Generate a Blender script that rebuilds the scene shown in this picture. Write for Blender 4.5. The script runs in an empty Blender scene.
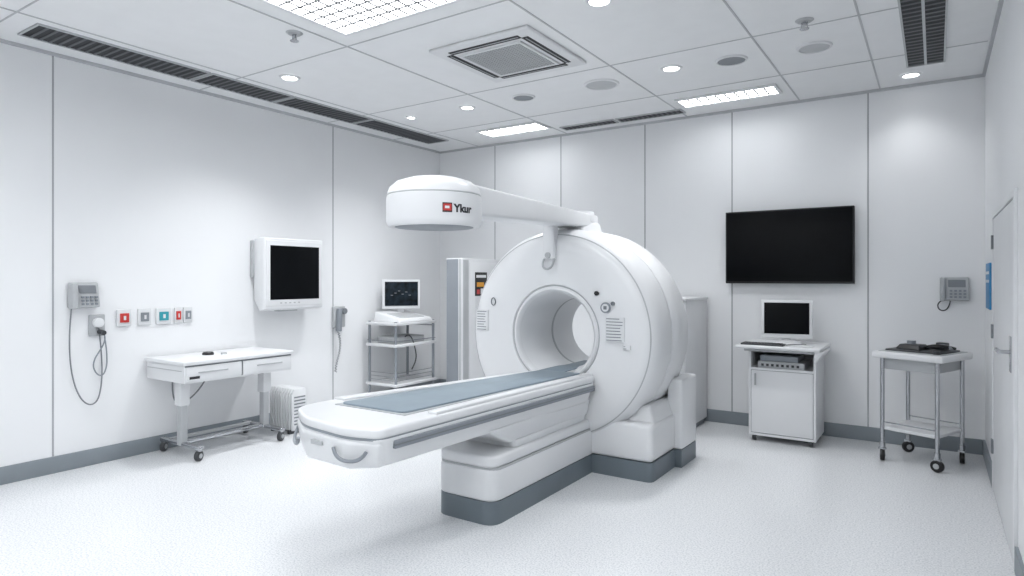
import bpy, bmesh, math, random
from mathutils import Vector, Matrix
random.seed(3)
C=bpy.context
sc=C.scene
try:
    sc.view_settings.view_transform='Standard'
    sc.view_settings.look='None'
    sc.view_settings.exposure=0.66
except Exception as e: print(e)

# ------------------------------------------------ materials
def mat(name,col,rough=0.5,metal=0.0,var=0.03,scale=6.0,bump=0.0,emit=None,es=0.0,spec=0.5):
    m=bpy.data.materials.new(name); m.use_nodes=True
    nt=m.node_tree; b=nt.nodes['Principled BSDF']
    b.inputs['Roughness'].default_value=rough; b.inputs['Metallic'].default_value=metal
    b.inputs['Specular IOR Level'].default_value=spec
    tc=nt.nodes.new('ShaderNodeTexCoord'); n=nt.nodes.new('ShaderNodeTexNoise')
    n.inputs['Scale'].default_value=scale; n.inputs['Detail'].default_value=3
    nt.links.new(tc.outputs['Object'],n.inputs['Vector'])
    r=nt.nodes.new('ShaderNodeValToRGB')
    r.color_ramp.elements[0].position=0.35; r.color_ramp.elements[1].position=0.65
    r.color_ramp.elements[0].color=tuple(c*(1-var) for c in col)+(1,)
    r.color_ramp.elements[1].color=tuple(min(1,c*(1+var)) for c in col)+(1,)
    nt.links.new(n.outputs['Fac'],r.inputs['Fac']); nt.links.new(r.outputs['Color'],b.inputs['Base Color'])
    if bump:
        bp=nt.nodes.new('ShaderNodeBump'); bp.inputs['Strength'].default_value=bump
        n2=nt.nodes.new('ShaderNodeTexNoise'); n2.inputs['Scale'].default_value=120
        nt.links.new(tc.outputs['Object'],n2.inputs['Vector'])
        nt.links.new(n2.outputs['Fac'],bp.inputs['Height']); nt.links.new(bp.outputs['Normal'],b.inputs['Normal'])
    if emit:
        b.inputs['Emission Color'].default_value=tuple(emit)+(1,); b.inputs['Emission Strength'].default_value=es
    return m
M_wall=mat('wall_paint',(0.82,0.83,0.845),0.5,var=0.01,scale=1.5)
M_ceil=mat('ceiling_tile_white',(0.80,0.81,0.82),0.8,var=0.01)
M_seam=mat('seam_grey',(0.38,0.39,0.41),0.6)
M_cseam=mat('ceiling_grid_grey',(0.48,0.49,0.51),0.6)
M_base=mat('baseboard_grey',(0.23,0.26,0.285),0.45)
M_white=mat('white_plastic',(0.74,0.75,0.765),0.28,var=0.006)
M_white2=mat('white_panel',(0.70,0.71,0.725),0.4,var=0.01)
M_lgrey=mat('light_grey_plastic',(0.44,0.455,0.47),0.4)
M_grey=mat('mid_grey_plastic',(0.18,0.195,0.215),0.45)
M_dgrey=mat('dark_grey_plastic',(0.04,0.043,0.048),0.45)
M_black=mat('black_plastic',(0.006,0.006,0.007),0.4)
M_screen=mat('black_screen_glass',(0.002,0.0025,0.0035),0.32,var=0.2,spec=0.10)
M_chrome=mat('brushed_chrome',(0.48,0.49,0.51),0.22,metal=1.0)
M_plinth=mat('plinth_blue_grey',(0.14,0.17,0.195),0.4)
M_pad=mat('pad_blue_grey',(0.225,0.28,0.325),0.5,var=0.04)
M_stripe=mat('stripe_grey',(0.24,0.262,0.29),0.4)
M_red=mat('red_plastic',(0.55,0.04,0.035),0.4)
M_teal=mat('teal_plastic',(0.03,0.30,0.36),0.4)
M_blue=mat('blue_sign',(0.02,0.20,0.42),0.4)
M_yellow=mat('yellow_sticker',(0.70,0.32,0.03),0.5)
M_lens=mat('downlight_glow',(1,1,1),0.5,emit=(1,1,1),es=6)
EC=(0.965,0.985,1.0)
M_panel=mat('light_diffuser',(1,1,1),0.5,emit=EC,es=5.8)
M_panel_added=mat('light_diffuser_added',(1,1,1),0.5,emit=EC,es=4.6)  # glow of the added panels out of view
M_panel2=mat('light_diffuser_far',(1,1,1),0.5,emit=EC,es=8)
M_louvre=mat('louvre_aluminium',(0.16,0.165,0.17),0.6)
M_ink=mat('label_ink',(0.02,0.02,0.025),0.6)
M_cable=mat('cable_grey',(0.20,0.21,0.23),0.5)
M_vent=mat('vent_dark',(0.016,0.018,0.021),0.6)
M_ventbar=mat('vent_bar',(0.09,0.095,0.105),0.5)
M_disp=mat('display_dark',(0.008,0.014,0.020),0.3,var=0.8,scale=14,spec=0.2)

# floor : speckled vinyl
M_floor=bpy.data.materials.new('floor_vinyl'); M_floor.use_nodes=True
nt=M_floor.node_tree; b=nt.nodes['Principled BSDF']
tc=nt.nodes.new('ShaderNodeTexCoord')
v=nt.nodes.new('ShaderNodeTexVoronoi'); v.inputs['Scale'].default_value=60
n=nt.nodes.new('ShaderNodeTexNoise'); n.inputs['Scale'].default_value=110; n.inputs['Detail'].default_value=4
nt.links.new(tc.outputs['Object'],v.inputs['Vector']); nt.links.new(tc.outputs['Object'],n.inputs['Vector'])
r=nt.nodes.new('ShaderNodeValToRGB'); r.color_ramp.elements[0].position=0.36; r.color_ramp.elements[1].position=0.56
r.color_ramp.elements[0].color=(0.60,0.62,0.645,1); r.color_ramp.elements[1].color=(0.80,0.81,0.825,1)
nt.links.new(n.outputs['Fac'],r.inputs['Fac'])
r2=nt.nodes.new('ShaderNodeValToRGB'); r2.color_ramp.elements[0].position=0.08; r2.color_ramp.elements[1].position=0.22
r2.color_ramp.elements[0].color=(0.76,0.785,0.81,1); r2.color_ramp.elements[1].color=(1,1,1,1)
nt.links.new(v.outputs['Distance'],r2.inputs['Fac'])
mx=nt.nodes.new('ShaderNodeMix'); mx.data_type='RGBA'; mx.blend_type='MULTIPLY'; mx.inputs[0].default_value=1.0
nt.links.new(r.outputs['Color'],mx.inputs[6]); nt.links.new(r2.outputs['Color'],mx.inputs[7])
nt.links.new(mx.outputs[2],b.inputs['Base Color']); b.inputs['Roughness'].default_value=0.2

# ------------------------------------------------ helpers
def group(name,loc=(0,0,0),rz=0,world=False):
    e=bpy.data.objects.new(name,None); e.empty_display_size=0.1
    e.location=loc; e.rotation_euler=(0,0,rz); C.collection.objects.link(e)
    e['w']=1 if world else 0
    return e
def finish(bm,G,name,m,bev=0,seg=3,ang=35,cast=None):
    bmesh.ops.remove_doubles(bm,verts=bm.verts,dist=1e-6)
    if bev>0:
        bm.normal_update()
        ed=[e for e in bm.edges if len(e.link_faces)==2 and e.calc_face_angle(0)>math.radians(25)]
        bmesh.ops.bevel(bm,geom=ed,offset=bev,segments=seg,profile=0.5,affect='EDGES',clamp_overlap=True)
    bmesh.ops.recalc_face_normals(bm,faces=bm.faces)
    for f in bm.faces: f.smooth=True
    for e in bm.edges:
        if len(e.link_faces)==2 and e.calc_face_angle(0)>math.radians(ang): e.smooth=False
    me=bpy.data.meshes.new(name); bm.to_mesh(me); bm.free()
    return place(me,G,name,m)
def place(me,G,name,m):
    if m is not None:
        me.materials.clear(); me.materials.append(m)
    ob=bpy.data.objects.new(name,me); C.collection.objects.link(ob)
    if G is not None:
        ob.parent=G
        if G['w']: ob.matrix_parent_inverse=Matrix.Translation(-Vector(G.location))
    return ob
def addbox(bm,x0,x1,y0,y1,z0,z1):
    vs=[bm.verts.new(p) for p in [(x0,y0,z0),(x1,y0,z0),(x1,y1,z0),(x0,y1,z0),(x0,y0,z1),(x1,y0,z1),(x1,y1,z1),(x0,y1,z1)]]
    for f in [(0,3,2,1),(4,5,6,7),(0,1,5,4),(1,2,6,5),(2,3,7,6),(3,0,4,7)]: bm.faces.new([vs[i] for i in f])
def box(G,name,x0,x1,y0,y1,z0,z1,m,bev=0,seg=3):
    bm=bmesh.new(); addbox(bm,x0,x1,y0,y1,z0,z1); return finish(bm,G,name,m,bev,seg)
def boxes(G,name,lst,m):
    bm=bmesh.new()
    for a in lst: addbox(bm,*a)
    for f in bm.faces: f.smooth=False
    me=bpy.data.meshes.new(name); bm.to_mesh(me); bm.free(); return place(me,G,name,m)
def hull(G,name,pts,m,bev=0,seg=4):
    bm=bmesh.new(); vs=[bm.verts.new(p) for p in pts]
    res=bmesh.ops.convex_hull(bm,input=vs)
    bad=[g for g in res['geom_interior'] if isinstance(g,bmesh.types.BMVert)]
    if bad: bmesh.ops.delete(bm,geom=bad,context='VERTS')
    bmesh.ops.dissolve_limit(bm,angle_limit=0.01,verts=bm.verts,edges=bm.edges)
    return finish(bm,G,name,m,bev,seg)
def roundpoly(pts,r,n=6):
    out=[]; N=len(pts)
    for i,p in enumerate(pts):
        rr=r[i] if isinstance(r,(list,tuple)) else r
        p=Vector(p); a=Vector(pts[i-1]); c=Vector(pts[(i+1)%N])
        if rr<=0: out.append(tuple(p)); continue
        s=p+(a-p).normalized()*rr; e=p+(c-p).normalized()*rr
        for k in range(n+1):
            t=k/n; out.append(tuple(s*(1-t)**2+p*2*t*(1-t)+e*t*t))
    return out
def prism(G,name,pts,z0,z1,m,bev=0,seg=3,bscale=1.0,bshift=(0,0)):
    cx=sum(p[0] for p in pts)/len(pts); cy=sum(p[1] for p in pts)/len(pts)
    bm=bmesh.new()
    t=[bm.verts.new((p[0],p[1],z1)) for p in pts]
    bo=[bm.verts.new((cx+(p[0]-cx)*bscale+bshift[0],cy+(p[1]-cy)*bscale+bshift[1],z0)) for p in pts]
    bm.faces.new(t); bm.faces.new(bo[::-1]); N=len(pts)
    for i in range(N): bm.faces.new([t[i],bo[i],bo[(i+1)%N],t[(i+1)%N]])
    if bev>0:
        bm.normal_update()
        cap=[e for e in bm.edges if abs(e.verts[0].co.z-e.verts[1].co.z)<1e-6]
        bmesh.ops.bevel(bm,geom=cap,offset=bev,segments=seg,profile=0.5,affect='EDGES',clamp_overlap=True)
    return finish(bm,G,name,m,0)
def cyl(G,name,p0,p1,r,m,r2=None,n=20,bev=0):
    p0=Vector(p0); p1=Vector(p1); r2=r if r2 is None else r2
    d=p1-p0; q=d.to_track_quat('Z','Y'); bm=bmesh.new()
    a=[bm.verts.new(p0+q@Vector((math.cos(i*2*math.pi/n)*r,math.sin(i*2*math.pi/n)*r,0))) for i in range(n)]
    c=[bm.verts.new(p1+q@Vector((math.cos(i*2*math.pi/n)*r2,math.sin(i*2*math.pi/n)*r2,0))) for i in range(n)]
    bm.faces.new(a[::-1]); bm.faces.new(c)
    for i in range(n): bm.faces.new([a[i],a[(i+1)%n],c[(i+1)%n],c[i]])
    return finish(bm,G,name,m,bev,2)
def lathe(G,name,prof,org,axis,m,n=96,closed=False,ang=35):
    bm=bmesh.new(); rings=[]
    for (r_,h) in prof:
        if r_<1e-6:
            p=(org[0],org[1]+h,org[2]) if axis=='Y' else (org[0],org[1],org[2]+h)
            rings.append([bm.verts.new(p)]); continue
        ring=[]
        for i in range(n):
            a=2*math.pi*i/n
            if axis=='Y': ring.append(bm.verts.new((org[0]+r_*math.cos(a),org[1]+h,org[2]+r_*math.sin(a))))
            else: ring.append(bm.verts.new((org[0]+r_*math.cos(a),org[1]+r_*math.sin(a),org[2]+h)))
        rings.append(ring)
    P=len(rings); rng=range(P) if closed else range(P-1)
    for j in rng:
        A=rings[j]; B=rings[(j+1)%P]
        for i in range(n):
            k=(i+1)%n
            if len(A)==1 and len(B)==1: continue
            if len(A)==1: bm.faces.new([A[0],B[k],B[i]])
            elif len(B)==1: bm.faces.new([A[i],A[k],B[0]])
            else: bm.faces.new([A[i],A[k],B[k],B[i]])
    return finish(bm,G,name,m,0,ang=ang)
def tube(G,name,pts,r,m,res=8,cyclic=False):
    cu=bpy.data.curves.new(name,'CURVE'); cu.dimensions='3D'; cu.bevel_depth=r; cu.bevel_resolution=3; cu.resolution_u=res; cu.use_fill_caps=True
    s=cu.splines.new('NURBS'); s.points.add(len(pts)-1)
    for i,p in enumerate(pts): s.points[i].co=(*p,1)
    s.use_endpoint_u=True; s.order_u=min(4,len(pts)); s.use_cyclic_u=cyclic
    ob=bpy.data.objects.new(name,cu); C.collection.objects.link(ob)
    me=bpy.data.meshes.new_from_object(ob.evaluated_get(C.evaluated_depsgraph_get()))
    bpy.data.objects.remove(ob)
    for p in me.polygons: p.use_smooth=True
    return place(me,G,name,m)
def textmesh(G,name,body,size,m,fn,bold=0.02):
    cu=bpy.data.curves.new(name,'FONT'); cu.body=body; cu.size=size; cu.extrude=0.0; cu.offset=size*bold
    ob=bpy.data.objects.new(name,cu); C.collection.objects.link(ob)
    me=bpy.data.meshes.new_from_object(ob.evaluated_get(C.evaluated_depsgraph_get()))
    bpy.data.objects.remove(ob)
    for v_ in me.vertices: v_.co=fn(v_.co.x,v_.co.y)
    return place(me,G,name,m)
def castor(G,name,x,y,r=0.04,top=0.10,wm=None,rot=0.0):
    dx,dy=math.cos(rot),math.sin(rot)
    cyl(G,name+'_wheel',(x-dx*0.016,y-dy*0.016,r),(x+dx*0.016,y+dy*0.016,r),r,wm or M_dgrey,bev=0.006)
    cyl(G,name+'_hub',(x-dx*0.020,y-dy*0.020,r),(x+dx*0.020,y+dy*0.020,r),r*0.45,M_lgrey,n=14)
    boxes(G,name+'_fork',[(x-0.024,x+0.024,y-0.014,y+0.014,r*1.9,r*1.9+0.014)],M_chrome)
    cyl(G,name+'_stem',(x,y,r*1.9),(x,y,top),0.010,M_chrome,n=12)

XL,XR,YB,YR,H=-5.245,0.327,6.24,-2.2,3.0
# ------------------------------------------------ room shell
box(None,'floor',XL-0.1,XR+0.1,YR-0.1,YB+0.1,-0.1,0,M_floor)
wl=group('wall_left',(XL,2,0),world=True)
box(wl,'panel',XL-0.1,XL,YR-0.1,YB+0.1,0,H,M_wall)
boxes(wl,'seams',[(XL,XL+0.002,y-0.006,y+0.006,0.12,H-0.02) for y in (1.974,4.512,-0.56)],M_seam)
wb=group('wall_back',(-2.5,YB,0),world=True)
box(wb,'panel',XL,XR,YB,YB+0.1,0,H,M_wall)
boxes(wb,'seams',[(x-0.006,x+0.006,YB-0.002,YB,0.12,H-0.02) for x in (-4.39,-3.488,-2.497,-1.619,-0.48)],M_seam)
wr=group('wall_right',(XR,2,0),world=True)
box(wr,'panel',XR,XR+0.1,YR-0.1,YB+0.1,0,H,M_wall)
box(None,'wall_rear',XL,XR,YR-0.1,YR,0,H,M_wall)
cg=group('ceiling',(-2.5,2,H),world=True)
box(cg,'slab',XL-0.1,XR+0.1,YR-0.1,YB+0.1,H,H+0.1,M_ceil)
sx=[-4.62,-3.40,-2.05,-1.02,-0.39]
sy=[-1.0,0.3,1.55,3.05,4.42,5.38]
boxes(cg,'grid',[(x-0.006,x+0.006,YR,YB-0.03,H-0.004,H) for x in sx]+[(XL+0.03,XR-0.03,y-0.005,y+0.005,H-0.0035,H) for y in sy],M_cseam)
box(None,'baseboard_left',XL,XL+0.015,YR,YB,0,0.12,M_base,0.004)
box(None,'baseboard_back',XL+0.015,XR-0.015,YB-0.015,YB,0,0.12,M_base,0.004)
boxes(None,'baseboard_right',[(XR-0.015,XR,5.27,YB,0,0.12),(XR-0.015,XR,YR,3.83,0,0.12)],M_base)
box(None,'shadow_gap_trim_1',XL,XL+0.02,YR,YB,H-0.022,H,M_cseam)  # grey strips along the wall tops, shade of a shadow gap as colour
box(None,'shadow_gap_trim_2',XL+0.02,XR-0.02,YB-0.02,YB,H-0.022,H,M_cseam)
box(None,'shadow_gap_trim_3',XR-0.02,XR,YR,YB,H-0.022,H,M_cseam)

# door on right wall
g=group('door_1',(XR,4.55,0),world=True)
box(g,'leaf',XR-0.012,XR,3.90,5.20,0.01,1.775,M_white2,0.002)
box(g,'frame_near',XR-0.016,XR,3.845,3.892,0,1.82,M_white,0.003)
box(g,'frame_far',XR-0.016,XR,5.208,5.255,0,1.82,M_white,0.003)
box(g,'frame_top',XR-0.016,XR,3.892,5.208,1.783,1.82,M_white,0.003)
boxes(g,'gap',[(XR-0.006,XR,3.892,3.90,0,1.783),(XR-0.006,XR,5.20,5.208,0,1.783),(XR-0.006,XR,3.90,5.20,1.775,1.783)],M_grey)
box(g,'lock_plate',XR-0.017,XR-0.012,4.00,4.06,0.92,1.10,M_chrome,0.002)
cyl(g,'handle_stem',(XR-0.015,4.03,1.02),(XR-0.065,4.03,1.02),0.010,M_chrome)
cyl(g,'handle_lever',(XR-0.062,4.02,1.02),(XR-0.062,4.16,1.02),0.010,M_chrome)
boxes(g,'hinges',[(XR-0.024,XR-0.012,5.18,5.225,z,z+0.09) for z in (0.25,1.0,1.58)],M_grey)
g=group('wall_sign',(XR,5.7,1.35),world=True)
box(g,'board',XR-0.012,XR,5.55,5.95,1.17,1.50,M_blue,0.003)
boxes(g,'lettering',[(XR-0.014,XR-0.012,5.60,5.90,1.42-0.06*i,1.44-0.06*i) for i in range(2)],M_white2)

# ------------------------------------------------ ceiling fixtures
def light_panel(x0,x1,y0,y1,nx,ny,bar=0.005,m=M_panel,lm=M_louvre,dp=0.004):
    g=group('ceiling_light_panel',((x0+x1)/2,(y0+y1)/2,H),world=True)
    box(g,'diffuser',x0,x1,y0,y1,H-0.008,H-0.002,m)
    f=0.025
    boxes(g,'frame',[(x0-f,x0,y0-f,y1+f,H-0.02,H),(x1,x1+f,y0-f,y1+f,H-0.02,H),(x0,x1,y0-f,y0,H-0.02,H),(x0,x1,y1,y1+f,H-0.02,H)],M_white2)
    L=[]
    for i in range(1,nx):
        x=x0+(x1-x0)*i/nx; L.append((x-bar/2,x+bar/2,y0,y1,H-0.008-dp,H-0.008))
    for i in range(1,ny):
        y=y0+(y1-y0)*i/ny; L.append((x0,x1,y-bar/2,y+bar/2,H-0.0085-dp,H-0.008))
    boxes(g,'louvre',L,lm)
light_panel(-3.20,-2.12,1.68,2.86,14,14,0.014)
light_panel(-4.14,-3.42,5.58,5.84,9,3,0.016,m=M_panel2)
light_panel(-1.93,-1.12,5.60,5.83,10,3,0.016,m=M_panel2)
light_panel(-1.7,-0.5,0.3,1.4,10,10,m=M_panel_added)  # this and the following panels are unseen, added to brighten and soften the light
light_panel(-4.5,-3.5,-0.9,0.2,10,10,m=M_panel_added)
light_panel(-1.8,-0.6,-1.9,-1.0,10,8,m=M_panel_added)
light_panel(-3.2,-2.12,-1.9,-0.9,10,8,m=M_panel_added)

def vent(x0,x1,y0,y1,step,along='Y',cols=1):
    g=group('ceiling_air_vent',((x0+x1)/2,(y0+y1)/2,H),world=True)
    box(g,'cavity',x0,x1,y0,y1,H-0.006,H-0.001,M_vent)
    f=0.012
    boxes(g,'frame',[(x0-f,x0,y0-f,y1+f,H-0.012,H),(x1,x1+f,y0-f,y1+f,H-0.012,H),(x0,x1,y0-f,y0,H-0.012,H),(x0,x1,y1,y1+f,H-0.012,H)]
          +[(x0+(x1-x0)*i/cols-0.008,x0+(x1-x0)*i/cols+0.008,y0,y1,H-0.012,H) for i in range(1,cols)],M_lgrey)
    L=[]
    if along=='Y':
        y=y0+step
        while y<y1-0.01: L.append((x0,x1,y-step*0.16,y+step*0.16,H-0.010,H-0.006)); y+=step
    else:
        x=x0+step
        while x<x1-0.01: L.append((x-step*0.16,x+step*0.16,y0,y1,H-0.010,H-0.006)); x+=step
    boxes(g,'slats',L,M_ventbar)
for a,b_ in ((1.7,2.83),(2.87,3.60),(3.64,4.55),(4.59,5.75)): vent(-5.01,-4.72,a,b_,0.055)
vent(-0.17,0.05,4.25,5.68,0.07,cols=2)
vent(-3.31,-2.72,5.92,6.05,0.05,along='X'); vent(-2.67,-2.02,5.92,6.05,0.05,along='X')

# air conditioner cassette
x0,x1,y0,y1=-2.97,-2.15,3.41,4.24
g=group('air_conditioner_cassette',((x0+x1)/2,(y0+y1)/2,H),world=True)
box(g,'fascia',x0,x1,y0,y1,H-0.025,H,M_white2,0.01)
boxes(g,'slots',[(x0+0.07,x0+0.12,y0+0.12,y1-0.12,H-0.028,H-0.024),(x1-0.12,x1-0.07,y0+0.12,y1-0.12,H-0.028,H-0.024),
                 (x0+0.12,x1-0.12,y0+0.07,y0+0.12,H-0.028,H-0.024),(x0+0.12,x1-0.12,y1-0.12,y1-0.07,H-0.028,H-0.024)],M_vent)
boxes(g,'slot_vanes',[(x0+0.09,x0+0.096,y0+0.13,y1-0.13,H-0.031,H-0.027),(x1-0.096,x1-0.09,y0+0.13,y1-0.13,H-0.031,H-0.027),
                 (x0+0.13,x1-0.13,y0+0.09,y0+0.096,H-0.031,H-0.027),(x0+0.13,x1-0.13,y1-0.096,y1-0.09,H-0.031,H-0.027)],M_lgrey)
box(g,'intake_back',x0+0.17,x1-0.17,y0+0.17,y1-0.17,H-0.030,H-0.024,M_dgrey)
boxes(g,'intake_grille',[(x0+0.17+i*0.024,x0+0.180+i*0.024,y0+0.17,y1-0.17,H-0.036,H-0.030) for i in range(20)]
      +[(x0+0.17,x1-0.17,y0+0.17+i*0.024,y0+0.178+i*0.024,H-0.035,H-0.030) for i in range(21)],M_lgrey)
boxes(g,'intake_frame',[(x0+0.15,x0+0.17,y0+0.15,y1-0.15,H-0.038,H-0.025),(x1-0.17,x1-0.15,y0+0.15,y1-0.15,H-0.038,H-0.025),
      (x0+0.17,x1-0.17,y0+0.15,y0+0.17,H-0.038,H-0.025),(x0+0.17,x1-0.17,y1-0.17,y1-0.15,H-0.038,H-0.025)],M_white2)

def spot(x,y,e,ang=120,bl=1.0):
    l=bpy.data.lights.new('lamp','SPOT'); l.energy=e; l.spot_size=math.radians(ang); l.spot_blend=bl; l.shadow_soft_size=0.08
    l.color=(0.97,0.985,1.0)
    o=bpy.data.objects.new('lamp',l); C.collection.objects.link(o); return o
for (x,y,r_,e) in ((-4.30,3.26,0.075,80),(-3.66,4.75,0.07,65),(-1.68,4.73,0.075,65),(-0.16,5.93,0.07,10),(-4.35,4.73,0.05,55),(-1.62,3.35,0.075,25),(-4.30,1.2,0.075,25),(-1.0,2.0,0.075,15)):
    g=group('recessed_downlight',(x,y,H),world=False)
    lathe(g,'trim_ring',[(r_*0.78,-0.004),(r_*0.8,-0.012),(r_,-0.010),(r_*1.12,-0.001)],(0,0,0),'Z',M_white2,n=32)
    cyl(g,'lens',(0,0,-0.001),(0,0,-0.006),r_*0.79,M_lens,n=32)
    o=spot(x,y,e); o.parent=g; o.location=(0,0,-0.03)
for (x,y,r_,m) in ((-3.04,4.76,0.10,M_grey),(-2.30,4.80,0.14,M_lgrey),(-1.25,4.80,0.11,M_grey),(-0.70,4.85,0.11,M_lgrey)):
    g=group('ceiling_speaker',(x,y,H))
    lathe(g,'ring',[(r_*0.88,-0.004),(r_*0.9,-0.014),(r_,-0.012),(r_*1.05,-0.001)],(0,0,0),'Z',M_white2,n=40)
    cyl(g,'grille',(0,0,-0.001),(0,0,-0.008),r_*0.89,m,n=40)
for (x,y) in ((-3.50,2.69),(-0.68,4.32)):
    g=group('fire_sprinkler_head',(x,y,H))
    lathe(g,'rosette',[(0,-0.012),(0.04,-0.012),(0.055,-0.001)],(0,0,0),'Z',M_lgrey,n=24)
    cyl(g,'stem',(0,0,-0.01),(0,0,-0.035),0.012,M_chrome,n=12)
    boxes(g,'yoke',[(-0.020,-0.014,-0.003,0.003,-0.048,-0.012),(0.014,0.020,-0.003,0.003,-0.048,-0.012),(-0.02,0.02,-0.003,0.003,-0.052,-0.047)],M_chrome)
    cyl(g,'deflector',(0,0,-0.052),(0,0,-0.056),0.028,M_chrome,n=18)

# ------------------------------------------------ CT scanner
cx,cz=-2.34,0.975
g=group('ct_scanner',(cx,4.1,0),world=True)
R=0.79
prof=[(0.27,4.87),(0.265,4.70),(0.265,4.36),(0.272,4.28),(0.295,4.18),(0.31,4.13),(0.323,4.10),(0.338,4.088),(0.352,4.088),
      (0.358,4.094),(0.366,4.094),(0.372,4.086),(0.60,4.075),(0.67,4.078),(0.715,4.09),(0.75,4.115),(0.772,4.15),(0.784,4.20),(R,4.27),(R,4.376),(R-0.016,4.378),(R-0.016,4.396),(R-0.004,4.398),
      (R+0.002,4.41),(R+0.004,4.55),(R,4.72),(R-0.02,4.79),(R-0.06,4.84),(R-0.12,4.87)]
lathe(g,'gantry_ring',[(a,h-4.1) for a,h in prof],(cx,4.1,cz),'Y',M_white,n=128,closed=True)
lathe(g,'bore_trim',[(0.310,4.118-4.1),(0.320,4.092-4.1),(0.336,4.080-4.1),(0.350,4.084-4.1)],(cx,4.1,cz),'Y',M_white2,n=96)
lathe(g,'bore_seam',[(0.357,-0.0075),(0.3575,-0.0065),(0.366,-0.0065),(0.3665,-0.0075)],(cx,4.1,cz),'Y',M_lgrey,n=96)
lathe(g,'bore_scan_line',[(0.2645,4.50-4.1),(0.2625,4.505-4.1),(0.2625,4.525-4.1),(0.2645,4.53-4.1)],(cx,4.1,cz),'Y',M_lgrey,n=96)
lathe(g,'shell_seam',[(R-0.0155,0.279),(R-0.011,0.280),(R-0.011,0.294),(R-0.0155,0.295)],(cx,4.1,cz),'Y',M_grey,n=128)
lathe(g,'face_seam',[(0.735,0.003),(0.738,0.0035),(0.743,0.007),(0.742,0.011)],(cx,4.1,cz),'Y',M_lgrey,n=128)
fp=roundpoly([(-3.04,4.12),(-1.60,4.12),(-1.60,4.86),(-3.04,4.86)],0.05)
prism(g,'base_plinth',fp,0.0,0.13,M_plinth)
prism(g,'base_housing',fp,0.13,0.39,M_white,0.03)
hull(g,'base_shoulder_right',[(-1.61,4.20,0.36),(-1.61,4.84,0.36),(-2.1,4.20,0.36),(-2.1,4.84,0.36),(-1.66,4.24,0.50),(-1.66,4.82,0.50),(-2.0,4.24,0.48),(-2.0,4.82,0.48)],M_white,0.025)
hull(g,'base_shoulder_left',[(-3.03,4.20,0.36),(-3.03,4.84,0.36),(-2.56,4.20,0.36),(-2.56,4.84,0.36),(-2.98,4.24,0.50),(-2.98,4.82,0.50),(-2.66,4.24,0.48),(-2.66,4.82,0.48)],M_white,0.025)
box(g,'side_panel_right',-1.66,-1.545,4.58,4.92,0.13,0.65,M_white,0.02)
box(g,'side_panel_plinth',-1.66,-1.55,4.58,4.915,0.0,0.13,M_plinth)
box(g,'side_panel_left',-3.12,-3.02,4.58,4.92,0.0,0.65,M_white,0.02)
# table pedestal
pp=roundpoly([(-2.47,2.90),(-2.05,2.90),(-2.05,4.12),(-2.47,4.12)],[0.09,0.09,0,0])
prism(g,'pedestal_plinth',pp,0.0,0.13,M_plinth)
prism(g,'pedestal_lower',pp,0.13,0.31,M_white,0.012)
prism(g,'pedestal_seam',[(p[0]*0.996-0.009,p[1]+0.006) for p in pp],0.305,0.320,M_lgrey)
prism(g,'pedestal_cover',pp,0.318,0.385,M_white,0.018)
prism(g,'pedestal_column',roundpoly([(-2.46,3.14),(-2.07,3.14),(-2.07,4.10),(-2.46,4.10)],0.06),0.38,0.43,M_white,0.004,bscale=0.97)
prism(g,'pedestal_bellows',roundpoly([(-2.50,2.86),(-2.055,2.86),(-2.03,4.08),(-2.50,4.08)],0.05),0.425,0.54,M_white,0.006,bscale=0.82,bshift=(0.01,0.13))
# couch
body=roundpoly([(-2.44,4.06),(-2.86,2.40),(-2.845,2.20),(-2.62,2.06),(-2.26,2.01),(-2.085,2.06),(-1.995,4.06)],[0.03,0.1,0.08,0.1,0.08,0.05,0.03])
prism(g,'couch_body',body,0.520,0.662,M_white,0.022,seg=4,bscale=0.94,bshift=(0,0.02))
prism(g,'couch_deck',body,0.658,0.705,M_white,0.014,seg=4)
bcx=sum(p[0] for p in body)/len(body); bcy=sum(p[1] for p in body)/len(body)
prism(g,'couch_deck_seam',[(bcx+(p[0]-bcx)*0.985,bcy+(p[1]-bcy)*0.992) for p in body],0.648,0.668,M_stripe)
prism(g,'couch_rail_right',[(-2.14,2.45),(-2.08,2.45),(-2.008,4.05),(-2.065,4.05)],0.70,0.722,M_white,0.008)
prism(g,'couch_rail_left',[(-2.835,2.45),(-2.76,2.45),(-2.38,4.05),(-2.435,4.05)],0.70,0.718,M_white,0.008)
pad=roundpoly([(-2.41,4.03),(-2.69,2.36),(-2.22,2.36),(-2.10,4.03)],[0.0,0.05,0.05,0.0])
prism(g,'couch_pad_border',[(-2.425,4.03),(-2.71,2.345),(-2.20,2.345),(-2.085,4.03)],0.703,0.710,M_lgrey,0.002)
prism(g,'couch_pad',pad,0.703,0.720,M_pad,0.005)
box(g,'cradle',-2.46,-2.22,4.0,4.72,0.68,0.710,M_white2,0.012)
box(g,'cradle_pad',-2.43,-2.24,4.0,4.70,0.709,0.718,M_pad,0.004)
def sx_(y,o): return -2.085+(y-2.06)*0.045+o
prism(g,'couch_side_stripe',[(-2.12,2.15),(sx_(2.15,0.007),2.15),(sx_(4.04,0.008),4.04),(-2.05,4.04)],0.600,0.640,M_stripe,0.006)
prism(g,'couch_side_groove',[(-2.12,2.15),(sx_(2.15,0.009),2.15),(sx_(4.04,0.010),4.04),(-2.05,4.04)],0.617,0.623,M_grey)
hull(g,'couch_end_cap',[(-2.84,2.42,0.505),(-2.12,2.30,0.53),(-2.83,2.22,0.49),(-2.61,2.085,0.49),(-2.27,2.04,0.50),(-2.12,2.10,0.515),
     (-2.862,2.42,0.64),(-2.10,2.30,0.64),(-2.848,2.20,0.64),(-2.62,2.055,0.64),(-2.26,2.005,0.64),(-2.092,2.07,0.64)],M_white,0.02)
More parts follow.
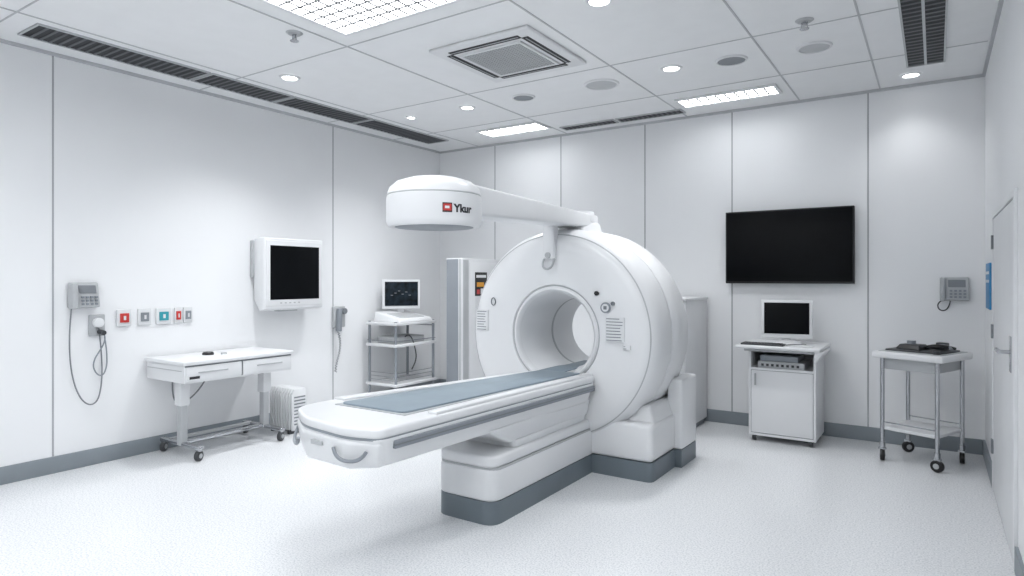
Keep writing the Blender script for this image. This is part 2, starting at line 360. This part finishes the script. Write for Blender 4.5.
tube(g,'couch_end_handle_left',[(-2.83,2.20,0.60),(-2.80,2.15,0.56),(-2.72,2.09,0.545),(-2.65,2.06,0.56),(-2.63,2.045,0.60)],0.009,M_stripe)
tube(g,'couch_end_handle_right',[(-2.34,2.015,0.60),(-2.31,2.0,0.56),(-2.24,2.005,0.545),(-2.17,2.03,0.56),(-2.15,2.04,0.60)],0.009,M_stripe)
boxes(g,'couch_end_display',[(-2.52,-2.44,2.03,2.05,0.59,0.61)],M_lgrey)
# labels
def facelabel(name,x0,x1,z0,z1,y=4.066,rows=5):
    box(g,name,x0,x1,y,y+0.02,z0,z1,M_white2)
    h=(z1-z0)/rows
    boxes(g,name+'_lines',[(x0+0.008,x1-0.008-random.random()*0.03,y-0.0015,y,z0+h*i+h*0.35,z0+h*i+h*0.62) for i in range(rows)],M_grey)
facelabel('gantry_label_right',-1.92,-1.78,0.95,1.12,rows=8)
facelabel('gantry_label_left',-3.04,-2.93,0.98,1.14,rows=8)
facelabel('gantry_label_small',-1.79,-1.735,0.90,0.93,rows=2)
cyl(g,'gantry_button',(-1.92,4.066,1.185),(-1.92,4.09,1.185),0.038,M_stripe,n=28)
cyl(g,'gantry_button_inner',(-1.92,4.063,1.185),(-1.92,4.09,1.185),0.027,M_white2,n=28)
boxes(g,'gantry_button_mark',[(-1.932,-1.908,4.061,4.064,1.173,1.197)],M_grey)
cyl(g,'gantry_button_small',(-1.865,4.064,1.215),(-1.865,4.09,1.215),0.014,M_grey,n=16)
tube(g,'gantry_emblem',[(-2.88+0.02*math.cos(a),4.071,1.21+0.03*math.sin(a)) for a in [i*math.pi/6 for i in range(12)]],0.004,M_grey,cyclic=True)
cyl(g,'gantry_indicator',(-1.99,4.064,1.285),(-1.99,4.09,1.285),0.016,M_black,n=16)
# overhead arm
hull(g,'arm_beam',[(-2.42,4.66,1.895),(-2.26,4.66,1.895),(-2.42,4.66,1.80),(-2.26,4.66,1.80),
                   (-2.26,2.52,1.885),(-2.00,2.52,1.885),(-2.26,2.52,1.715),(-2.00,2.52,1.715)],M_white,0.016)
hull(g,'arm_mount',[(-2.47,4.70,1.66),(-2.21,4.70,1.66),(-2.47,4.28,1.66),(-2.21,4.28,1.66),(-2.44,4.66,1.84),(-2.24,4.66,1.84),(-2.44,4.34,1.84),(-2.24,4.34,1.84)],M_white,0.03)
cyl(g,'arm_pivot',(-2.34,4.50,1.83),(-2.34,4.50,1.915),0.11,M_white,n=40,bev=0.012)
box(g,'arm_joint_band',-2.425,-2.245,4.20,4.26,1.775,1.898,M_lgrey,0.01)
box(g,'arm_bracket',-2.42,-2.32,4.045,4.115,1.53,1.80,M_white,0.015)
cyl(g,'arm_bracket_knob',(-2.37,4.047,1.56),(-2.37,4.035,1.56),0.022,M_lgrey,n=20)
tube(g,'arm_bracket_hook',[(-2.41,4.06,1.54),(-2.43,4.04,1.48),(-2.37,4.03,1.44),(-2.32,4.04,1.48),(-2.33,4.06,1.54)],0.008,M_lgrey)
hx,hy=-2.13,2.49
lathe(g,'arm_head',[(0,0.0),(0.20,0.0),(0.205,-0.012),(0.228,-0.012),(0.238,0.0),(0.243,0.02),(0.243,0.12),(0.240,0.142),(0.234,0.147),(0.239,0.152),(0.228,0.185),(0.19,0.217),(0.13,0.236),(0.06,0.243),(0,0.244)],(hx,hy,1.66),'Z',M_white,n=72)
lathe(g,'arm_head_seam',[(0.2345,0.143),(0.2375,0.145),(0.2375,0.149),(0.2345,0.151)],(hx,hy,1.66),'Z',M_lgrey,n=72)
cyl(g,'arm_head_glass',(hx,hy,1.661),(hx,hy,1.646),0.198,M_stripe,n=48,bev=0.003)
a0=math.atan2(-0.72,0.69)+0.05
def wrap(x,y,rr=0.2445,z0=1.708):
    a=a0+x/rr; return Vector((hx+rr*math.cos(a),hy+rr*math.sin(a),z0+y))
textmesh(g,'arm_head_label','Ykur',0.052,M_ink,lambda x,y:wrap(x+0.070,y),0.045)
def plate(nm,xa,xb,ya,yb,m,rr=0.2445):
    bm=bmesh.new(); P=[]
    for i in range(7): P.append([bm.verts.new(wrap(xa+(xb-xa)*i/6,ya+(yb-ya)*j,rr)) for j in (0,1)])
    for i in range(6): bm.faces.new([P[i][0],P[i+1][0],P[i+1][1],P[i][1]])
    finish(bm,g,nm,m)
plate('arm_head_logo_plate',0.012,0.060,-0.004,0.042,M_ink)
plate('arm_head_logo_field',0.016,0.056,0.004,0.036,M_red,0.2452)
plate('arm_head_logo_mark',0.024,0.046,0.014,0.026,M_white,0.2458)

# ------------------------------------------------ wall mounted monitor (left wall)
g=group('wall_mounted_monitor',(XL,3.9,1.4),world=True)
hull(g,'housing',[(-5.05,3.555,1.11),(-5.05,4.22,1.11),(-5.05,3.555,1.765),(-5.05,4.22,1.765),(-5.12,3.55,1.09),(-5.12,4.22,1.09),(-5.12,3.55,1.77),(-5.12,4.22,1.77),
   (-5.215,3.56,1.20),(-5.215,4.16,1.20),(-5.215,3.56,1.76),(-5.215,4.16,1.76)],M_white,0.014)
box(g,'mount_plate',XL,-5.20,3.54,4.10,1.40,1.74,M_lgrey,0.008)
box(g,'bezel',-5.06,-5.044,3.575,4.20,1.135,1.74,M_white2,0.006)
box(g,'screen',-5.05,-5.0415,3.615,4.165,1.195,1.695,M_screen,0.002)
boxes(g,'buttons',[(-5.046,-5.042,3.72+0.05*i,3.74+0.05*i,1.158,1.170) for i in range(5)],M_lgrey)
boxes(g,'arm_cover',[(XL,-5.16,3.80,4.0,1.08,1.22)],M_lgrey)

# ------------------------------------------------ wall tv
g=group('wall_television',(-1.11,YB,1.68),world=True)
box(g,'housing',-1.655,-0.575,6.145,6.20,1.345,2.015,M_black,0.006)
box(g,'screen',-1.642,-0.588,6.140,6.15,1.365,2.003,M_screen,0.002)
boxes(g,'bracket',[(-1.35,-0.87,6.195,YB,1.5,1.85)],M_dgrey)

# ------------------------------------------------ wall phones / devices
def wall_phone(name,org,face):
    g=group(name,org,face)
    hull(g,'body',[(-0.085,0,-0.10),(0.085,0,-0.10),(-0.085,0,0.09),(0.085,0,0.09),(-0.08,-0.085,-0.09),(0.08,-0.085,-0.09),(-0.08,-0.045,0.09),(0.08,-0.045,0.09)],M_lgrey,0.01)
    hull(g,'display',[(-0.055,-0.052,0.07),(0.06,-0.052,0.07),(-0.055,-0.068,0.01),(0.06,-0.068,0.01),(-0.055,-0.03,0.07),(0.06,-0.03,0.01)],M_grey,0.002)
    boxes(g,'keys',[(-0.045+0.03*i,-0.027+0.03*i,-0.085,-0.05,-0.075+0.025*j,-0.060+0.025*j) for i in range(4) for j in range(3)],M_stripe)
    hull(g,'handset',[(-0.11,-0.01,0.09),(-0.075,-0.01,0.09),(-0.11,-0.10,0.085),(-0.075,-0.10,0.085),(-0.11,-0.01,-0.10),(-0.075,-0.01,-0.10),(-0.11,-0.11,-0.10),(-0.075,-0.11,-0.10)],M_lgrey,0.010)
    return g
g1=wall_phone('wall_telephone',(XL,2.17,1.27),math.radians(90))
tube(g1,'cord',[(-0.09,-0.03,-0.09),(-0.11,-0.03,-0.3),(-0.10,-0.03,-0.6),(-0.02,-0.03,-0.80),(0.06,-0.03,-0.83),(0.11,-0.03,-0.75),(0.12,-0.03,-0.5),(0.09,-0.03,-0.25)],0.005,M_cable)
g=group('wall_gas_outlet',(XL,2.25,1.05),world=True)
box(g,'back_plate',XL,XL+0.02,2.20,2.31,0.96,1.12,M_lgrey,0.008)
cyl(g,'dial',(XL+0.02,2.25,1.06),(XL+0.07,2.25,1.06),0.035,M_white,bev=0.006)
cyl(g,'nozzle',(XL+0.02,2.27,0.99),(XL+0.09,2.27,0.985),0.018,M_dgrey,n=16)
tube(g,'hose',[(XL+0.08,2.27,0.985),(XL+0.09,2.30,0.93),(XL+0.03,2.22,0.80),(XL+0.03,2.22,0.70),(XL+0.03,2.30,0.62),(XL+0.03,2.33,0.78),(XL+0.03,2.30,0.95)],0.005,M_stripe)
g2=wall_phone('wall_telephone',(0.14,YB,1.31),0)
tube(g2,'cord',[(-0.085,-0.03,-0.09),(-0.12,-0.03,-0.11),(-0.13,-0.03,-0.15),(-0.10,-0.03,-0.19),(-0.05,-0.03,-0.17),(-0.04,-0.03,-0.10)],0.005,M_dgrey)
g=group('wall_outlet_strip',(XL,2.7,1.08),world=True)
for i,(a,b_,m) in enumerate(((2.394,2.50,M_red),(2.55,2.65,M_stripe),(2.69,2.81,M_teal),(2.84,2.90,M_red),(2.915,2.99,M_stripe))):
    box(g,'plate_%d'%(i+1),XL,XL+0.018,a,b_,1.02,1.15,M_white2,0.005)
    w=b_-a
    boxes(g,'socket_%d'%(i+1),[(XL+0.018,XL+0.026,a+w*0.2,b_-w*0.2,1.05,1.12)],m)
    boxes(g,'socket_detail_%d'%(i+1),[(XL+0.026,XL+0.029,a+w*0.42,b_-w*0.42,1.068,1.10)],M_white2)
g=group('wall_intercom_handset',(XL,4.55,0.95),world=True)
box(g,'cradle',XL,XL+0.05,4.49,4.64,0.88,1.10,M_lgrey,0.012)
hull(g,'handset',[(XL+0.05,4.50,0.84),(XL+0.05,4.55,0.84),(XL+0.10,4.50,0.84),(XL+0.10,4.55,0.84),(XL+0.05,4.51,1.08),(XL+0.05,4.56,1.08),(XL+0.10,4.51,1.08),(XL+0.10,4.56,1.08)],M_stripe,0.012)
cyl(g,'receiver_top',(XL+0.05,4.60,1.05),(XL+0.09,4.60,1.05),0.03,M_grey,n=18)
tube(g,'coiled_cord',[(XL+0.05+0.008*math.cos(i*1.3),4.535+0.014*math.sin(i*1.3)+0.03*math.sin(i*0.06),0.85-0.0055*i) for i in range(80)],0.004,M_cable,res=3)

# ------------------------------------------------ drawer table (left)
g=group('mobile_drawer_table',(-4.93,3.08,0),world=True)
x0,x1,y0,y1=-5.22,-4.65,2.59,3.57
box(g,'top',x0,x1,y0,y1,0.735,0.765,M_white,0.008)
box(g,'drawer_case',x0+0.01,x1-0.015,y0+0.015,y1-0.015,0.60,0.735,M_white,0.006)
box(g,'drawer_front_1',x1-0.016,x1-0.006,y0+0.03,(y0+y1)/2-0.006,0.615,0.722,M_white,0.004)
box(g,'drawer_front_2',x1-0.016,x1-0.006,(y0+y1)/2+0.006,y1-0.03,0.615,0.722,M_white,0.004)
boxes(g,'drawer_shadow_gap',[(x1-0.017,x1-0.0145,y0+0.02,y1-0.02,0.723,0.733),(x1-0.017,x1-0.0145,(y0+y1)/2-0.006,(y0+y1)/2+0.006,0.61,0.73)],M_grey)
boxes(g,'drawer_pulls',[(x1-0.007,x1+0.003,y0+0.12,y0+0.36,0.672,0.680),(x1-0.007,x1+0.003,y1-0.36,y1-0.12,0.672,0.680)],M_lgrey)
boxes(g,'drawer_label',[(x1-0.006,x1-0.004,y0+0.05,y0+0.13,0.63,0.65)],M_ink)
boxes(g,'end_gap',[(x0+0.03,x1-0.05,y0+0.012,y0+0.016,0.69,0.695)],M_lgrey)
for i,y in enumerate((2.72,3.45)):
    box(g,'column_%d'%i,-4.93,-4.87,y-0.028,y+0.028,0.09,0.60,M_lgrey,0.006)
    box(g,'column_sleeve_%d'%i,-4.945,-4.855,y-0.038,y+0.038,0.40,0.60,M_white2,0.006)
    box(g,'foot_%d'%i,-5.19,-4.64,y-0.024,y+0.024,0.085,0.115,M_chrome,0.008)
    castor(g,'castor_a%d'%i,-5.17,y,0.040,0.09,rot=0.6); castor(g,'castor_b%d'%i,-4.67,y,0.040,0.09,rot=0.4)
box(g,'cross_bar',-4.92,-4.88,2.72,3.45,0.095,0.125,M_chrome,0.005)
box(g,'cross_bar_2',-5.10,-5.07,2.72,3.45,0.095,0.12,M_lgrey,0.005)
tube(g,'cable',[(-5.15,2.78,0.60),(-5.17,2.78,0.40),(-5.16,2.84,0.32),(-5.10,2.98,0.45),(-5.05,3.03,0.60)],0.006,M_cable)
lathe(g,'puck',[(0,0.022),(0.035,0.022),(0.045,0.012),(0.045,0.0),(0,0)],(-4.98,2.98,0.765),'Z',M_black,n=24)
lathe(g,'puck_2',[(0,0.014),(0.02,0.014),(0.025,0.0),(0,0)],(-4.90,3.07,0.765),'Z',M_lgrey,n=20)

# finned radiator heater
g=group('finned_radiator_heater',(-4.93,3.72,0),world=True)
box(g,'core',-5.07,-4.775,3.655,3.785,0.03,0.37,M_stripe,0.02)
for i in range(9):
    x=-5.085+i*0.0375
    hull(g,'fin_%d'%i,[(x,3.64,0.03),(x+0.020,3.64,0.03),(x,3.80,0.03),(x+0.020,3.80,0.03),(x,3.635,0.34),(x+0.020,3.635,0.34),(x,3.805,0.34),(x+0.020,3.805,0.34),
         (x,3.66,0.40),(x+0.020,3.66,0.40),(x,3.78,0.40),(x+0.020,3.78,0.40)],M_white2,0.006,2)
boxes(g,'end_slots',[(-4.767,-4.7635,3.66,3.78,0.08+0.03*i,0.092+0.03*i) for i in range(9)],M_grey)
boxes(g,'feet',[(-5.06,-5.03,3.63,3.81,0.0,0.035),(-4.82,-4.79,3.63,3.81,0.0,0.035)],M_dgrey)

# ------------------------------------------------ monitor cart near left corner
g=group('monitor_cart',(-4.95,5.2,0),world=True)
x0,x1,y0,y1=-5.17,-4.72,4.90,5.56
for i,(x,y) in enumerate(((x0+0.03,y0+0.03),(x1-0.03,y0+0.03),(x0+0.03,y1-0.03),(x1-0.03,y1-0.03))):
    cyl(g,'post_%d'%i,(x,y,0.09),(x,y,0.93),0.015,M_stripe)
    castor(g,'castor_%d'%i,x,y,0.04,0.10)
for nm,z in (('bottom_shelf',0.24),('middle_shelf',0.66),('top_shelf',0.89)):
    box(g,nm,x0,x1,y0,y1,z,z+0.03,M_white2,0.006)
tube(g,'handle',[(x0+0.05,y1,0.86),(x0+0.05,y1+0.07,0.86),(x1-0.05,y1+0.07,0.86),(x1-0.05,y1,0.86)],0.009,M_chrome)
boxes(g,'wire_basket',[(x0+0.02,x1-0.02,y0+0.02,y0+0.026,z,z+0.006) for z in (0.30,0.34,0.38)]+[(x1-0.026,x1-0.02,y0+0.02,y1-0.02,z,z+0.006) for z in (0.30,0.34,0.38)],M_chrome)
box(g,'device_box',x0+0.08,x1-0.08,y0+0.10,y1-0.12,0.69,0.76,M_lgrey,0.01)
boxes(g,'tray_rail',[(x1-0.012,x1-0.004,y0+0.02,y1-0.02,0.72,0.728),(x0+0.02,x1-0.02,y0+0.004,y0+0.012,0.72,0.728)],M_grey)
tube(g,'device_cable',[(x1-0.06,y0+0.2,0.76),(x1-0.02,y0+0.25,0.82),(x1-0.04,y0+0.35,0.60),(x1-0.06,y0+0.4,0.50),(x1-0.05,y0+0.3,0.40)],0.007,M_dgrey)
hull(g,'console',[(-5.12,4.97,0.92),(-4.72,4.95,0.92),(-5.12,5.48,0.92),(-4.72,5.50,0.92),(-5.12,4.99,1.03),(-4.74,4.97,0.96),(-5.12,5.46,1.03),(-4.74,5.48,0.96)],M_white,0.012)
hull(g,'keyboard',[(-4.99,5.04,1.010),(-4.77,5.04,0.972),(-4.99,5.40,1.010),(-4.77,5.40,0.972),(-4.99,5.04,0.96),(-4.77,5.04,0.94),(-4.99,5.40,0.96),(-4.77,5.40,0.94)],M_lgrey,0.003)
gm=group('monitor',(0,0,0),math.radians(52)); gm.parent=g; gm.location=(-5.0+4.95,5.28-5.2,1.03)
box(gm,'neck',-0.04,0.04,0.03,0.07,-0.02,0.06,M_white2,0.008)
hull(gm,'housing',[(-0.215,0,0.02),(0.215,0,0.02),(-0.215,0,0.35),(0.215,0,0.35),(-0.21,0.04,0.025),(0.21,0.04,0.025),(-0.21,0.04,0.345),(0.21,0.04,0.345),
                   (-0.13,0.07,0.06),(0.13,0.07,0.06),(-0.13,0.07,0.31),(0.13,0.07,0.31)],M_white,0.008)
box(gm,'screen',-0.185,0.185,-0.006,0.01,0.055,0.325,M_disp,0.002)
boxes(gm,'screen_trace',[(-0.12+0.04*i,-0.095+0.04*i,-0.0075,-0.006,0.17+0.012*((i*7)%5),0.178+0.012*((i*7)%5)) for i in range(6)],M_grey)

# ------------------------------------------------ equipment cabinet behind scanner (left)
g=group('equipment_cabinet',(-4.3,5.68,0),world=True)
x0,x1,y0,y1=-4.42,-4.20,5.36,6.10
box(g,'case',x0,x1,y0,y1,0.0,1.61,M_white2,0.008)
box(g,'front_panel',x0+0.01,x1-0.05,y0-0.006,y0,0.06,1.60,M_stripe,0.003)
box(g,'front_panel_2',x1-0.04,x1-0.01,y0-0.006,y0,0.06,1.60,M_lgrey,0.003)
box(g,'side_strip',x1,x1+0.004,y0+0.015,y0+0.11,0.06,1.59,M_lgrey,0.001)
box(g,'door_panel',x1,x1+0.006,y0+0.13,y1-0.03,0.08,1.57,M_white,0.002)
box(g,'display',x1+0.006,x1+0.010,y0+0.22,y0+0.44,1.20,1.46,M_black,0.001)
boxes(g,'display_marks',[(x1+0.010,x1+0.012,y0+0.25,y0+0.38,1.30,1.35)],M_yellow)
boxes(g,'display_marks_red',[(x1+0.010,x1+0.012,y0+0.25,y0+0.30,1.22,1.27)],M_red)
boxes(g,'display_marks_white',[(x1+0.010,x1+0.012,y0+0.24,y0+0.42,1.40,1.43),(x1+0.010,x1+0.012,y0+0.32,y0+0.42,1.22,1.28)],M_white)
boxes(g,'paper_notice',[(x1+0.006,x1+0.008,y0+0.22,y0+0.44,1.0,1.17)],M_white2)

# white cabinet behind scanner (right)
g=group('storage_cabinet',(-2.1,5.85,0),world=True)
box(g,'case',-2.40,-1.84,5.55,6.18,0.05,1.20,M_white2,0.008)
box(g,'plinth',-2.38,-1.86,5.57,6.16,0.0,0.05,M_grey)
box(g,'door_left',-2.39,-2.125,5.542,5.55,0.07,1.16,M_white,0.003)
box(g,'door_right',-2.115,-1.85,5.542,5.55,0.07,1.16,M_white,0.003)
box(g,'top',-2.41,-1.83,5.54,6.19,1.19,1.215,M_white,0.006)

# ------------------------------------------------ computer cart
g=group('computer_cart',(-1.1,5.9,0),world=True)
x0,x1,y0,y1=-1.34,-0.81,5.70,6.15
t=0.02
box(g,'side_left',x0,x0+t,y0,y1,0.05,0.80,M_white,0.004)
box(g,'side_right',x1-t,x1,y0,y1,0.05,0.80,M_white,0.004)
box(g,'back',x0+t,x1-t,y1-t,y1,0.05,0.80,M_white)
box(g,'bottom',x0+t,x1-t,y0,y1-t,0.05,0.07,M_white)
box(g,'shelf',x0+t,x1-t,y0,y1-t,0.61,0.63,M_white)
box(g,'door',x0+t+0.003,x1-t-0.003,y0-0.002,y0+0.016,0.075,0.606,M_white,0.004)
boxes(g,'door_gap',[(x0+t,x1-t,y0+0.006,y0+0.012,0.07,0.61)],M_grey)
boxes(g,'door_handle',[(x0+0.05,x0+0.062,y0-0.016,y0-0.002,0.48,0.58)],M_lgrey)
box(g,'desk_top',-1.42,-0.76,5.56,6.17,0.80,0.83,M_white,0.012)
box(g,'under_tray',-1.36,-0.80,5.62,6.1,0.775,0.80,M_lgrey,0.006)
hull(g,'side_bin',[(-0.81,5.60,0.70),(-0.74,5.60,0.79),(-0.81,6.0,0.70),(-0.74,6.0,0.79),(-0.81,5.60,0.80),(-0.81,6.0,0.80),(-0.74,5.60,0.80),(-0.74,6.0,0.80)],M_white,0.004)
box(g,'recorder',x0+0.07,x1-0.09,y0+0.02,y1-0.08,0.63,0.685,M_lgrey,0.006)
box(g,'recorder_2',x0+0.09,x1-0.14,y0+0.03,y1-0.10,0.685,0.735,M_stripe,0.005)
boxes(g,'recorder_buttons',[(x0+0.10+0.04*i,x0+0.12+0.04*i,y0+0.016,y0+0.021,0.645,0.665) for i in range(8)],M_dgrey)
for i,(x,y) in enumerate(((x0+0.04,y0+0.04),(x1-0.04,y0+0.04),(x0+0.04,y1-0.04),(x1-0.04,y1-0.04))):
    castor(g,'castor_%d'%i,x,y,0.024,0.055)
box(g,'keyboard',-1.38,-1.04,5.585,5.70,0.83,0.845,M_dgrey,0.005)
boxes(g,'keyboard_keys',[(-1.365+0.026*i,-1.345+0.026*i,5.595+0.025*j,5.614+0.025*j,0.845,0.849) for i in range(12) for j in range(4)],M_black)
box(g,'papers',-1.0,-0.83,5.60,5.78,0.83,0.838,M_white2,0.002)
tube(g,'mouse_cable',[(-1.03,5.66,0.838),(-0.96,5.72,0.842),(-0.90,5.80,0.836)],0.004,M_dgrey)
gm=group('monitor',(0,0,0),math.radians(10))
gm.parent=g; gm.location=(0.035,-0.04,0.83)
lathe(gm,'stand_base',[(0,0.03),(0.06,0.028),(0.12,0.012),(0.13,0.0),(0,0)],(0,0.03,0),'Z',M_white2,n=36)
box(gm,'neck',-0.04,0.04,0.02,0.06,0.02,0.10,M_white2,0.008)
hull(gm,'housing',[(-0.205,0,0.045),(0.205,0,0.045),(-0.205,0,0.375),(0.205,0,0.375),(-0.20,0.04,0.05),(0.20,0.04,0.05),(-0.20,0.04,0.37),(0.20,0.04,0.37),
                   (-0.13,0.10,0.09),(0.13,0.10,0.09),(-0.13,0.10,0.32),(0.13,0.10,0.32)],M_white,0.008)
box(gm,'screen',-0.178,0.178,-0.006,0.01,0.085,0.352,M_screen,0.002)

# ------------------------------------------------ instrument trolley
g=group('instrument_trolley',(-0.085,5.75,0),math.radians(-23))
w,d_=0.19,0.20
for i,(x,y) in enumerate(((-w,-d_),(w,-d_),(-w,d_),(w,d_))):
    cyl(g,'leg_%d'%i,(x,y,0.10),(x,y,0.79),0.015,M_chrome)
    castor(g,'castor_%d'%i,x,y,0.044,0.11,wm=M_black,rot=0.5+i)
    cyl(g,'leg_collar_%d'%i,(x,y,0.10),(x,y,0.14),0.020,M_chrome)
box(g,'top',-w-0.055,w+0.055,-d_-0.05,d_+0.05,0.785,0.835,M_white,0.014)
box(g,'drawer',-w+0.01,w-0.01,-d_+0.01,d_-0.01,0.70,0.79,M_lgrey,0.006)
box(g,'top_mat',-w-0.02,w+0.03,-d_-0.02,d_+0.02,0.835,0.839,M_lgrey,0.001)
box(g,'lower_shelf',-w,w,-d_,d_,0.235,0.26,M_white,0.006)
boxes(g,'shelf_rail',[(-w,w,-d_-0.004,-d_+0.004,0.29,0.298),(-w,w,d_-0.004,d_+0.004,0.29,0.298)],M_chrome)
box(g,'tray',-w+0.0,w+0.0,-d_+0.04,d_-0.03,0.839,0.852,M_dgrey,0.005)
hull(g,'instrument_case',[(-0.15,-0.10,0.852),(0.04,-0.12,0.852),(-0.15,0.05,0.852),(0.04,0.05,0.852),(-0.12,-0.08,0.890),(0.02,-0.09,0.890),(-0.12,0.03,0.890),(0.02,0.03,0.890)],M_black,0.008)
cyl(g,'instrument_knob',(-0.06,-0.03,0.885),(-0.06,-0.03,0.915),0.03,M_stripe)
tube(g,'instrument_clamp_a',[(0.02,-0.02,0.865),(0.10,-0.04,0.905),(0.17,0.0,0.89),(0.20,0.06,0.87)],0.011,M_black)
tube(g,'instrument_clamp_b',[(0.02,0.02,0.865),(0.08,0.06,0.89),(0.16,0.05,0.905),(0.20,0.0,0.87)],0.009,M_grey)
tube(g,'instrument_cable',[(0.06,-0.05,0.87),(0.14,-0.10,0.90),(0.19,-0.02,0.86),(0.12,0.06,0.858),(0.02,0.08,0.862)],0.006,M_black)
box(g,'instrument_box',0.06,0.13,0.08,0.14,0.852,0.905,M_dgrey,0.006)
cyl(g,'cup',(0.17,-0.16,0.835),(0.17,-0.16,0.865),0.025,M_dgrey)

# ------------------------------------------------ world + camera
w_=bpy.data.worlds.new('world'); sc.world=w_; w_.use_nodes=True
w_.node_tree.nodes['Background'].inputs[0].default_value=(0.9,0.95,1,1); w_.node_tree.nodes['Background'].inputs[1].default_value=0.5
cam=bpy.data.cameras.new('camera'); co=bpy.data.objects.new('camera',cam); C.collection.objects.link(co)
co.location=(0,0,1.386); co.rotation_euler=(math.radians(90),0,math.radians(33.6))
cam.sensor_width=36; cam.lens=22.4; cam.shift_y=-0.0088; cam.clip_start=0.05
sc.camera=co
